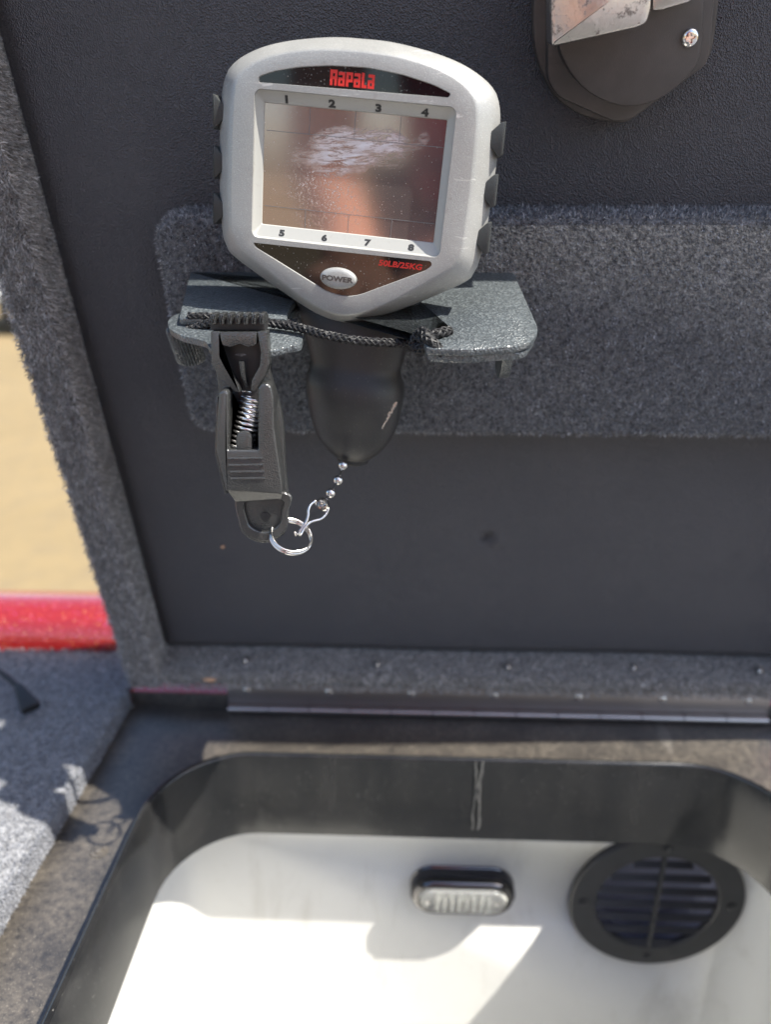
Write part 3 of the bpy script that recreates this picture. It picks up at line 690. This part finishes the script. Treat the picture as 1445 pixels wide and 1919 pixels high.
# ------------------------------------------------------------------ spring clip on the holder
YC = -13.6
clip = empty('spring_clip', atY(495, 1012, YC), 'black plastic spring clip with steel coil gripping the holder edge left of the handle', 'clip')
CF = Fr((0, YC, 0), (1, 0, 0), (0, 0, 1), (0, -1, 0))       # x, z, towards the viewer
def CP(pxs, d=0): return [(q[0], q[2]) for q in (atY(u, v, YC-d) for u, v in pxs)]
bp = CP([(402, 640), (500, 640), (508, 700), (520, 740), (531, 790), (536, 880), (541, 930), (539, 985), (525, 1004), (497, 1014), (470, 1007), (450, 986), (447, 935), (425, 900), (412, 830), (410, 720)])
bk = mk('back_lever', *prism(spline(bp, 90, True), -.15, .2, CF, .06), MAT['clip_plastic'], clip)
ro = spline(CP([(447, 925), (540, 925), (540, 960), (539, 985), (525, 1004), (497, 1014), (470, 1007), (450, 986)], .3), 60, True)
ri = spline(CP([(462, 938), (527, 938), (527, 960), (525, 978), (515, 990), (497, 997), (478, 993), (464, 978)], .3), 60, True)
mk('tail_rim', *ringprism(ro, ri, .2, .33, CF), MAT['clip_plastic'], bk, origin=ORG[clip.name])
c = CP([(497, 968)], .2)[0]; mk('hole_disc', *prism(disc(*c, .17, 20), .19, .23, CF, .015), MAT['clip_dark'], bk, origin=ORG[clip.name])  # dark raised disc added in place of the open hole in the tail
# front jaw
jf = CP([(397, 624), (499, 624), (504, 680), (496, 702), (478, 731), (448, 733), (411, 703), (397, 680)], .5)
jaw = mk('jaw', *prism(roundpoly(jf, .08), .2, .5, CF, .04), MAT['clip_dark'], clip)
for nm, pp_ in (('jaw_wall', [(395, 621), (412, 621), (413, 668), (423, 688), (446, 722), (450, 735), (440, 733), (409, 703), (396, 680)]), ('jaw_wall', [(482, 621), (500, 621), (505, 680), (498, 702), (479, 734), (470, 731), (472, 712), (487, 685), (489, 660)]), ('jaw_bridge', [(412, 622), (482, 622), (480, 646), (465, 650), (450, 644), (432, 650), (414, 646)])):
    mk(nm, *prism(roundpoly(CP(pp_, .9), .04, 3), .45, .95, CF, .03), MAT['clip_plastic'], jaw, origin=ORG[clip.name])
mk('jaw_rib', *tube([CF((*CP([(451, 678)], .9)[0], .8)), CF((*CP([(455, 700)], .7)[0], .75)), CF((*CP([(463, 726)], .6)[0], .6))], [.10, .075, .06], 8), MAT['clip_plastic'], jaw, origin=ORG[clip.name])
tb = CP([(394, 592), (497, 592), (497, 618), (395, 618)], .6); mk('tooth_bar', *prism(tb, .05, .7, CF, .05), MAT['clip_dark'], jaw, origin=ORG[clip.name])
for k in range(7):
    u = 401+15*k; mk('tooth', *prism(roundpoly(CP([(u-5.2, 587), (u+5.2, 587), (u+4.2, 608), (u-4.2, 608)], .8), .04), .35, .92, CF, .06), MAT['clip_plastic'], jaw, origin=ORG[clip.name])
# pressing lever
lv = CP([(411, 736), (416, 731), (425, 731), (429, 736), (428, 800), (427, 842), (484, 842), (484, 726), (490, 719), (501, 718), (509, 724), (513, 745), (514, 800), (520, 842), (529, 905), (529, 926), (424, 919), (405, 842), (407, 780)], 1.1)
lev = mk('front_lever', *prism(roundpoly(lv, .05, 3), .55, 1.2, CF, .065), MAT['clip_plastic'], clip, 45)
def SL(pxs, d): return [CF((*CP([p], d)[0], d)) for p in pxs]
cb = MB(); cb.add(*loft([SL([(424, 912), (529, 918), (529, 924), (425, 918)], 1.16), SL([(426, 915), (529, 921), (527, 934), (441, 940)], .85), SL([(440, 925), (527, 925), (526, 935), (443, 941)], .3)]))
cb.build('lever_end', MAT['clip_plastic'], lev, 30, origin=ORG[clip.name])
for k in range(4):
    v = 859+k*12.5; a, b_ = SL([(427+k*1.6, v), (492+k*1.6, v-1)], 1.21); mk('grip_line', *tube([a, b_], .035, 8), MAT['clip_plastic'], lev, origin=ORG[clip.name])
sdw = CP([(405, 842), (412, 842), (430, 919), (424, 919)], .6)
for pxs in ([(409, 740), (413, 740), (412, 842), (430, 919), (424, 919), (406, 842)], [(508, 740), (513, 745), (520, 842), (528, 922), (522, 920), (514, 842)]):
    mk('lever_flange', *prism(CP(pxs, .8), .1, 1.1, CF, .02), MAT['clip_plastic'], lev, origin=ORG[clip.name])
tbp = CP([(441, 818), (447, 810), (464, 809), (472, 817), (472, 846), (442, 846)], 1.1); mk('tab', *prism(roundpoly(tbp, .08), .75, 1.12, CF, .08), MAT['clip_plastic'], lev, origin=ORG[clip.name])
# coil spring between the levers
a, b_ = CF((*CP([(452, 848)], .7)[0], .62)), CF((*CP([(477, 742)], .6)[0], .45)); ax = b_-a; Ls = np.linalg.norm(ax); ax /= Ls
u1 = np.cross(ax, (0, 1, 0)); u1 /= np.linalg.norm(u1); u2 = np.cross(ax, u1); N_ = 12
mk('spring', *tube([a+ax*Ls*t+(u1*math.cos(2*math.pi*N_*t)*.40+u2*math.sin(2*math.pi*N_*t)*.34) for t in np.linspace(0, 1, N_*18)], .055, 7), MAT['steel'], clip, 180)

# ------------------------------------------------------------------ split ring and ball chain
rc = atY(546, 1005, -13.75); e1 = RT*.90-UP*.44; e1 /= np.linalg.norm(e1); e2 = np.cross(e1, FW); e2 = -e2/np.linalg.norm(e2); e2 = e2*.74-FW*.68; e2 /= np.linalg.norm(e2); e3 = np.cross(e1, e2)
rg = tube([rc+e1*math.cos(t)*.72+e2*math.sin(t)*.72+e3*(.135*(t/(2*math.pi)-1)) for t in np.linspace(.3, .3+4*math.pi*.97, 120)], .058, 10)
tag(mk('split_ring', *rg, MAT['steel'], None, 180), 'silver double split ring hanging from the tail of the clip', 'ring')
ch0 = SF((.42, -9.93, -1.75)); ch = empty('ball_chain', ch0+np.array([-1.6, -2, -2.3]), 'short silver ball chain from the handle end to the split ring', 'chain')
def chp(u, v, t): return atY(u, v, -11.0-2.6*t)
beads = [chp(643, 872, 0), chp(634, 900, .25), chp(620, 924, .5)]
for q in beads:
    mk('bead', *ball(q, .185, WORLD, 18, 10), MAT['steel'], ch, 180)
cap = chp(605, 944, .72); dirc = (beads[1]-cap); dirc /= np.linalg.norm(dirc)
mk('link', *tube([ch0, beads[0], beads[1], beads[2], cap], .05, 8), MAT['steel'], ch, 60)
xx = np.cross(dirc, (0, 1, 0)); xx /= np.linalg.norm(xx); CFm = Fr(cap, xx, np.cross(dirc, xx), dirc)
mk('end_cup', *loft([[CFm((r*math.cos(a), r*math.sin(a), z)) for a in np.linspace(0, 2*math.pi, 20, endpoint=False)] for r, z in ((.19, -.12), (.25, -.10), (.255, -.02), (.22, .1), (.14, .18), (.05, .2))], cap0=False), MAT['steel'], ch, 60)
for pa in ([(592, 938), (583, 945), (578, 955), (577, 968), (572, 981), (563, 993), (555, 1003), (553, 997)], [(616, 952), (610, 965), (600, 973), (585, 977), (575, 984), (567, 995), (563, 1003), (560, 998)]):
    P3 = [chp(u, v, .72+.3*i/(len(pa)-1)+(.02 if pa[0][0] > 600 else 0)) for i, (u, v) in enumerate(pa)]
    mk('wire_loop', *tube(spline(P3, 40), .048, 8), MAT['steel'], ch, 180)

# ------------------------------------------------------------------ courtesy light in the locker
WFm = Fr((0, LW, 0), (1, 0, 0), (0, 0, 1), (0, -1, 0))
def WP(u, v, d=0): q = atY(u, v, LW-d); return q[0], q[2]
c0, c1 = WP(770, 1675, .7), WP(964, 1675, .7); zt, zb = WP(868, 1627, .15)[1], WP(868, 1720, 1.3)[1]
cxl, czl = (c0[0]+c1[0])/2, (zt+zb)/2; wl, hl = c1[0]-c0[0], zt-zb
lt = empty('courtesy_light', WFm((cxl, czl-hl/2, 0)), 'small oval chrome courtesy light with clear ribbed lens on the white locker wall', 'light')
rs = [[WFm((*p, z)) for p in stadium(cxl, czl, wl-2*d, hl-2*d)] for d, z in ((-.06, -.05), (-.06, .12), (.02, .2), (.04, .9), (.12, 1.15), (.26, 1.28), (.40, 1.30), (.46, 1.2), (.5, .7))]
mk('housing', *loft(rs), MAT['chrome_dark'], lt, 40)
mk('hood', *loft([[WFm((*p, z)) for p in stadium(cxl, czl+.02, wl+2*d, hl+2*d)] for d, z in ((.03, .24), (.04, .3), (.03, .86), (-.0, .9))], cap0=False, cap1=False), MAT['hood_black'], lt, 50)
mk('reflector', *loft([[WFm((*p, z)) for p in stadium(cxl, czl, wl-2*d, hl-2*d)] for d, z in ((.52, .72), (.60, .80))]), MAT['chrome_dark'], lt)
for k in range(5):
    x = cxl-1.3+k*.65; mk('diode', *ball(WFm((x, czl+.05, .86)), .24, WFm, 12, 6, (1, 1.2, .6)), MAT['reflector'], lt, 60)
mk('lens', *loft([[WFm((*p, z)) for p in stadium(cxl, czl, wl-2*d, hl-2*d)] for d, z in ((.50, .95), (.50, 1.30), (.58, 1.42), (.75, 1.48))]), MAT['lens'], lt, 40)
for k in range(8):
    x = cxl-1.55+k*.44; mk('lens_rib', *tube([WFm((x, czl-.62, 1.44)), WFm((x, czl-.1, 1.53)), WFm((x, czl+.5, 1.5))], .13, 8), MAT['lens'], lt, 60)
for s_ in (-1, 1): mk('screw', *ball(WFm((cxl+s_*wl*.33, czl, 1.49)), .17, WFm, 12, 6, (1, 1, .4)), MAT['steel'], lt, 60)

# ------------------------------------------------------------------ round vent in the locker
a_, b_, c_ = WP(1068, 1690, .3), WP(1402, 1670, .3), WP(1225, 1805, .3)
vx, vr = (a_[0]+b_[0])/2, (b_[0]-a_[0])/2; vz = c_[1]+vr
vent = empty('round_vent', WFm((vx, vz-vr, 0)), 'round black louvred vent screwed to the white locker wall beside the light', 'vent')
mk('flange', *ringprism(disc(vx, vz, vr, 72), disc(vx, vz, vr*.70, 72), .01, .42, WFm, .1), MAT['vent_plastic'], vent, 40)
mk('duct', *loft([[WFm((*p, z)) for p in disc(vx, vz, vr*k, 48)] for k, z in ((.71, .02), (.70, -.9), (.66, -1.0), (.70, -1.15), (.66, -1.3), (.70, -1.45), (.66, -1.6), (.70, -1.8), (.3, -2.4))], cap0=False, cap1=True), MAT['duct'], vent, 40)
# open the wall behind the vent
cut = mk('cut', *loft([[WFm((*p, z)) for p in disc(vx, vz, vr*.72, 48)] for z in (1.0, -3.0)]), None, None, 0)
lino = bpy.data.objects['locker_liner']; bo = lino.modifiers.new('b', 'BOOLEAN'); bo.operation = 'DIFFERENCE'; bo.object = cut; bo.solver = 'EXACT'
lino_sol = lino.modifiers.new('s', 'SOLIDIFY'); lino_sol.thickness = .002; lino_sol.offset = 1
lino.modifiers.move(1, 0)
bpy.context.view_layer.update(); dg = bpy.context.evaluated_depsgraph_get(); nm_ = bpy.data.meshes.new_from_object(lino.evaluated_get(dg)); lino.modifiers.clear(); lino.data = nm_
bpy.data.objects.remove(cut)
for k in range(-3, 4):
    z = vz+k*vr*.205; hw = math.sqrt(max(.01, (vr*.70)**2-(k*vr*.205)**2))
    mk('louvre', *prism([(.06, -.10), (.12, -.08), (.40, -.34), (.36, -.40)], -hw, hw, Fr(WFm((vx, z, 0)), (0, -1, 0), (0, 0, 1), (1, 0, 0)), 0), MAT['vent_plastic'], vent, 30)
mk('vent_bar', *box(vx-.13, vx+.13, vz-vr*.71, vz+vr*.71, .12, .40, WFm, .04), MAT['vent_plastic'], vent)
for an in (0, 90, 180, 270):
    q = (vx+vr*.85*math.cos(R_(an)), vz+vr*.85*math.sin(R_(an))); s_ = MB(); s_.add(*prism(disc(*q, .30, 20), .40, .47, WFm, .03)); s_.add(*prism(disc(*q, .12, 8), .47, .50, WFm, .0))
    s_.build('screw', MAT['hood_black'], vent)

# ------------------------------------------------------------------ cable end lying on the deck
cb_ = empty('cable_end', atZ(50, 1325, 1.8), 'black cable with a moulded plug end lying on the grey deck carpet', 'cable')
mk('cable', *tube(spline([atZ(-60, 1222, 2.4), atZ(-20, 1248, 2.6), atZ(8, 1265, 2.7), atZ(36, 1290, 2.6)], 30), .17, 12), MAT['cord_black'], cb_, 60)
pa, pb2 = atZ(33, 1286, 2.6), atZ(58, 1328, 2.15); d = pb2-pa; d /= np.linalg.norm(d); s_ = np.cross(d, (0, 0, 1)); s_ /= np.linalg.norm(s_); u_ = np.cross(s_, d); L_ = np.linalg.norm(pb2-pa)
rs = []
for t, wd, hh in ((0, .2, .2), (.1, .26, .25), (.25, .30, .28), (.6, .42, .3), (.9, .55, .28), (1.0, .5, .24)):
    rs.append([pa+d*L_*t+s_*wd*math.copysign(abs(math.cos(a))**.6, math.cos(a))+u_*hh*math.copysign(abs(math.sin(a))**.6, math.sin(a)) for a in np.linspace(0, 2*math.pi, 24, endpoint=False)])
mk('plug', *loft(rs), MAT['cord_black'], cb_, 50)

# ------------------------------------------------------------------ person kneeling on the deck, seen mirrored in the screen
def _skin(a):
    n1 = a.noise(40, 4, .6); a.set(a.mix(n1, (.58, .29, .18), (.68, .37, .24)), .5, spec=.4, Subsurface_Weight=.1)
mat('skin', _skin); simple('shirt_red', (.42, .03, .05), .8); simple('shorts_navy', (.03, .035, .06), .85); simple('hair_brown', (.05, .03, .02), .6)
per = empty('person', (2, -92, 1.8), 'person in a red t-shirt and dark shorts mirrored in the screen of the scale', 'person')
def skinned(name, joints, bones, m, sub=2):
    bm = bmesh.new(); sk = bm.verts.layers.skin.verify(); keys = list(joints); vs_ = {}
    for k in keys:
        x, y, z, r1, r2 = joints[k]; v_ = bm.verts.new(((np.array([x, y, z])-ORG[per.name])*S).tolist()); v_[sk].radius = (r1*S, r2*S); v_[sk].use_root = (k == keys[0]); vs_[k] = v_
    for a, b in bones: bm.edges.new((vs_[a], vs_[b]))
    me = bpy.data.meshes.new(name); bm.to_mesh(me); bm.free(); o = bpy.data.objects.new(name, me); COL.objects.link(o); o.parent = per; ORG[o.name] = ORG[per.name]
    me.materials.append(m); md = o.modifiers.new('skin', 'SKIN'); md.use_smooth_shade = True; sb = o.modifiers.new('sub', 'SUBSURF'); sb.levels = sb.render_levels = sub
    return o
J = {'pelvis': (-4, -96, 20, 14, 11), 'waist': (-5, -93, 32, 12.5, 9.5), 'chest': (-6, -90, 50, 14.5, 10), 'upchest': (-6, -89, 60, 12, 8), 'neck': (-5, -87, 68, 5.2, 5.2), 'chin': (-4, -85, 73, 5.6, 6.4), 'head': (-3, -85, 81, 7.6, 9.2), 'crown': (-3, -86, 88, 6, 7)}
B = [('pelvis', 'waist'), ('waist', 'chest'), ('chest', 'upchest'), ('upchest', 'neck'), ('neck', 'chin'), ('chin', 'head'), ('head', 'crown')]
for sd, nm, el, wr, hn in ((-1, 'l', (-25.5, -80, 29), (-15.5, -60.5, 21.5), (-13.5, -54, 20)), (1, 'r', (24, -82, 28), (20, -60, 20), (19, -54, 17))):
    J.update({'sh'+nm: (-6+sd*18, -89, 58, 6, 6), 'el'+nm: (*el, 4.2, 4.2), 'fa'+nm: (*(np.array(el)*.55+np.array(wr)*.45), 3.9, 3.7), 'wr'+nm: (*wr, 2.7, 2.3), 'pa'+nm: (*hn, 3.8, 1.6),
              'hip'+nm: (2+sd*9, -94, 19, 8.5, 8.5), 'kn'+nm: (2+sd*13, -63, 13, 6.2, 6.2), 'an'+nm: (2+sd*10, -103, 6.5, 3.8, 3.8), 'to'+nm: (2+sd*9, -117, 4.8, 3.4, 2.6)})
    B += [('upchest', 'sh'+nm), ('sh'+nm, 'el'+nm), ('el'+nm, 'fa'+nm), ('fa'+nm, 'wr'+nm), ('wr'+nm, 'pa'+nm), ('pelvis', 'hip'+nm), ('hip'+nm, 'kn'+nm), ('kn'+nm, 'an'+nm), ('an'+nm, 'to'+nm)]
    d_ = np.array(hn, float)-np.array(wr, float); d_ /= np.linalg.norm(d_); sd_ = np.cross(d_, (0, 0, 1.0)); sd_ /= np.linalg.norm(sd_)
    for k, (off, ln) in enumerate(((-2.7, 6.2), (-.9, 7.4), (.9, 7.0), (2.6, 5.4))):
        p0 = np.array(hn)+sd_*off+d_*1.5; p1 = p0+d_*ln*.5+np.array((0, 0, -.6)); p2 = p1+d_*ln*.35+np.array((0, 0, -1.9))
        for q, nn_, rd in ((p0, 'a', .95), (p1, 'b', .9), (p2, 'c', .75)): J[f'f{nm}{k}{nn_}'] = (*q, rd, rd)
        B += [('pa'+nm, f'f{nm}{k}a'), (f'f{nm}{k}a', f'f{nm}{k}b'), (f'f{nm}{k}b', f'f{nm}{k}c')]
    t0 = np.array(wr)+d_*2.5-sd_*sd*-2.6; t1 = t0-sd_*sd*-2.2+d_*2.6; J['t0'+nm] = (*t0, 1.3, 1.2); J['t1'+nm] = (*t1, .95, .95); B += [('wr'+nm, 't0'+nm), ('t0'+nm, 't1'+nm)]
skinned('body', J, B, MAT['skin'])
skinned('t_shirt', {'a': (-4, -95, 22, 15.2, 12), 'b': (-5, -93, 32, 14.5, 11), 'c': (-6, -90, 50, 16, 11.5), 'd': (-6, -89, 60, 13, 9.5), 'e': (-5, -88, 65, 7, 7), 'l': (-23, -89, 57.5, 7.4, 7.4), 'r': (12, -89, 57.5, 7.4, 7.4), 'l2': (-25, -85, 42, 6.8, 6.8), 'r2': (19, -85.5, 42, 6.8, 6.8)},
        [('a', 'b'), ('b', 'c'), ('c', 'd'), ('d', 'e'), ('d', 'l'), ('d', 'r'), ('l', 'l2'), ('r', 'r2')], MAT['shirt_red'])
skinned('shorts', {'a': (-4, -96, 20, 15.4, 12.4), 'l': (-7, -94, 19.5, 9.6, 9.4), 'l2': (-9.5, -76, 16, 8.6, 8.2), 'r': (11, -94, 19.5, 9.6, 9.4), 'r2': (13.5, -76, 16, 8.6, 8.2)}, [('a', 'l'), ('l', 'l2'), ('a', 'r'), ('r', 'r2')], MAT['shorts_navy'])
mk('hair', *ball((-3, -87, 84), 9.6, WORLD, 20, 10, (.86, 1.06, .95), -5, 90), MAT['hair_brown'], per, 60)
for sd in (-1, 1): mk('eye', *ball((-3+sd*3.2, -77.2, 80.5), 1.1, WORLD, 12, 8), MAT['liner'], per, 60); mk('ear', *ball((-3+sd*8.0, -86, 79.5), 1.6, WORLD, 10, 6, (.4, .8, 1.5)), MAT['skin'], per, 60)
mk('nose', *loft([[(-3+w_*math.cos(a), -76.4-.3*w_+dy+w_*.8*math.sin(a), z) for a in np.linspace(0, 2*math.pi, 10, endpoint=False)] for w_, dy, z in ((.5, -.6, 81), (.8, .2, 79.2), (1.3, .9, 77.6), (1.0, .2, 76.8))]), MAT['skin'], per, 60)
mk('mouth', *ball((-3, -78.6, 74), 1.6, WORLD, 12, 6, (1.4, .6, .4)), MAT['shirt_red'], per, 60)

# ------------------------------------------------------------------ white pickup parked beyond the boat
simple('car_white', (.62, .64, .63), .25, 0, Coat_Weight=.6); simple('car_glass', (.03, .04, .045), .06); simple('car_trim', (.25, .26, .28), .4); simple('tyre', (.02, .02, .021), .8)
cp_ = on(18, 630, (0, 0, GZ), (0, 0, 1))
car = empty('parked_pickup', cp_, 'white pickup parked on the bare ground left behind the boat', 'pickup')
KF = Fr(cp_+np.array([-150, 95, 0]), (1, 0, 0), (0, 0, 1), (0, -1, 0))     # side view frame: along, up, towards us
side = roundpoly([(-270, 48), (275, 48), (280, 95), (265, 108), (150, 116), (88, 172), (-60, 176), (-92, 118), (-262, 116), (-275, 90)], 9, 4)
mk('body', *prism(side, -95, 95, KF, 8), MAT['car_white'], car, 40)
for pts in ([(-52, 122), (12, 122), (12, 166), (-46, 166)], [(20, 122), (128, 122), (88, 164), (20, 166)]): mk('side_window', *prism(roundpoly(pts, 4, 3), 94, 96.5, KF, 1), MAT['car_glass'], car)
mk('rocker_trim', *prism(roundpoly([(-100, 40), (100, 40), (100, 56), (-100, 56)], 3, 3), 80, 97, KF, 2), MAT['car_trim'], car)
for x0, x1 in ((-282, -250), (255, 290)): mk('bumper', *prism(roundpoly([(x0, 42), (x1, 42), (x1, 68), (x0, 68)], 6, 3), -92, 92, KF, 4), MAT['car_trim'], car)
for zz in (60, -96):
    for x in (-172, 176):
        wh = mk('wheel', *prism(disc(x, 38, 38, 40), zz, zz+36, KF, 6), MAT['tyre'], car, 50)
        mk('rim', *prism(disc(x, 38, 22, 24), zz+30, zz+37.5, KF, 3), MAT['alu'], wh, origin=ORG[car.name])
for x, pts in ((0, [(262, 78), (281, 78), (276, 98), (262, 102)]), (1, [(-276, 80), (-262, 80), (-262, 108), (-272, 106)])):
    mk('headlight' if x == 0 else 'tail_light', *prism(pts, 70, 96.5, KF, 1), MAT['lens'] if x == 0 else MAT['red_flake'], car)
mk('door_handle', *prism(roundpoly([(28, 108), (48, 108), (48, 112), (28, 112)], 1.5, 3), 95, 98.5, KF, 1), MAT['car_trim'], car)
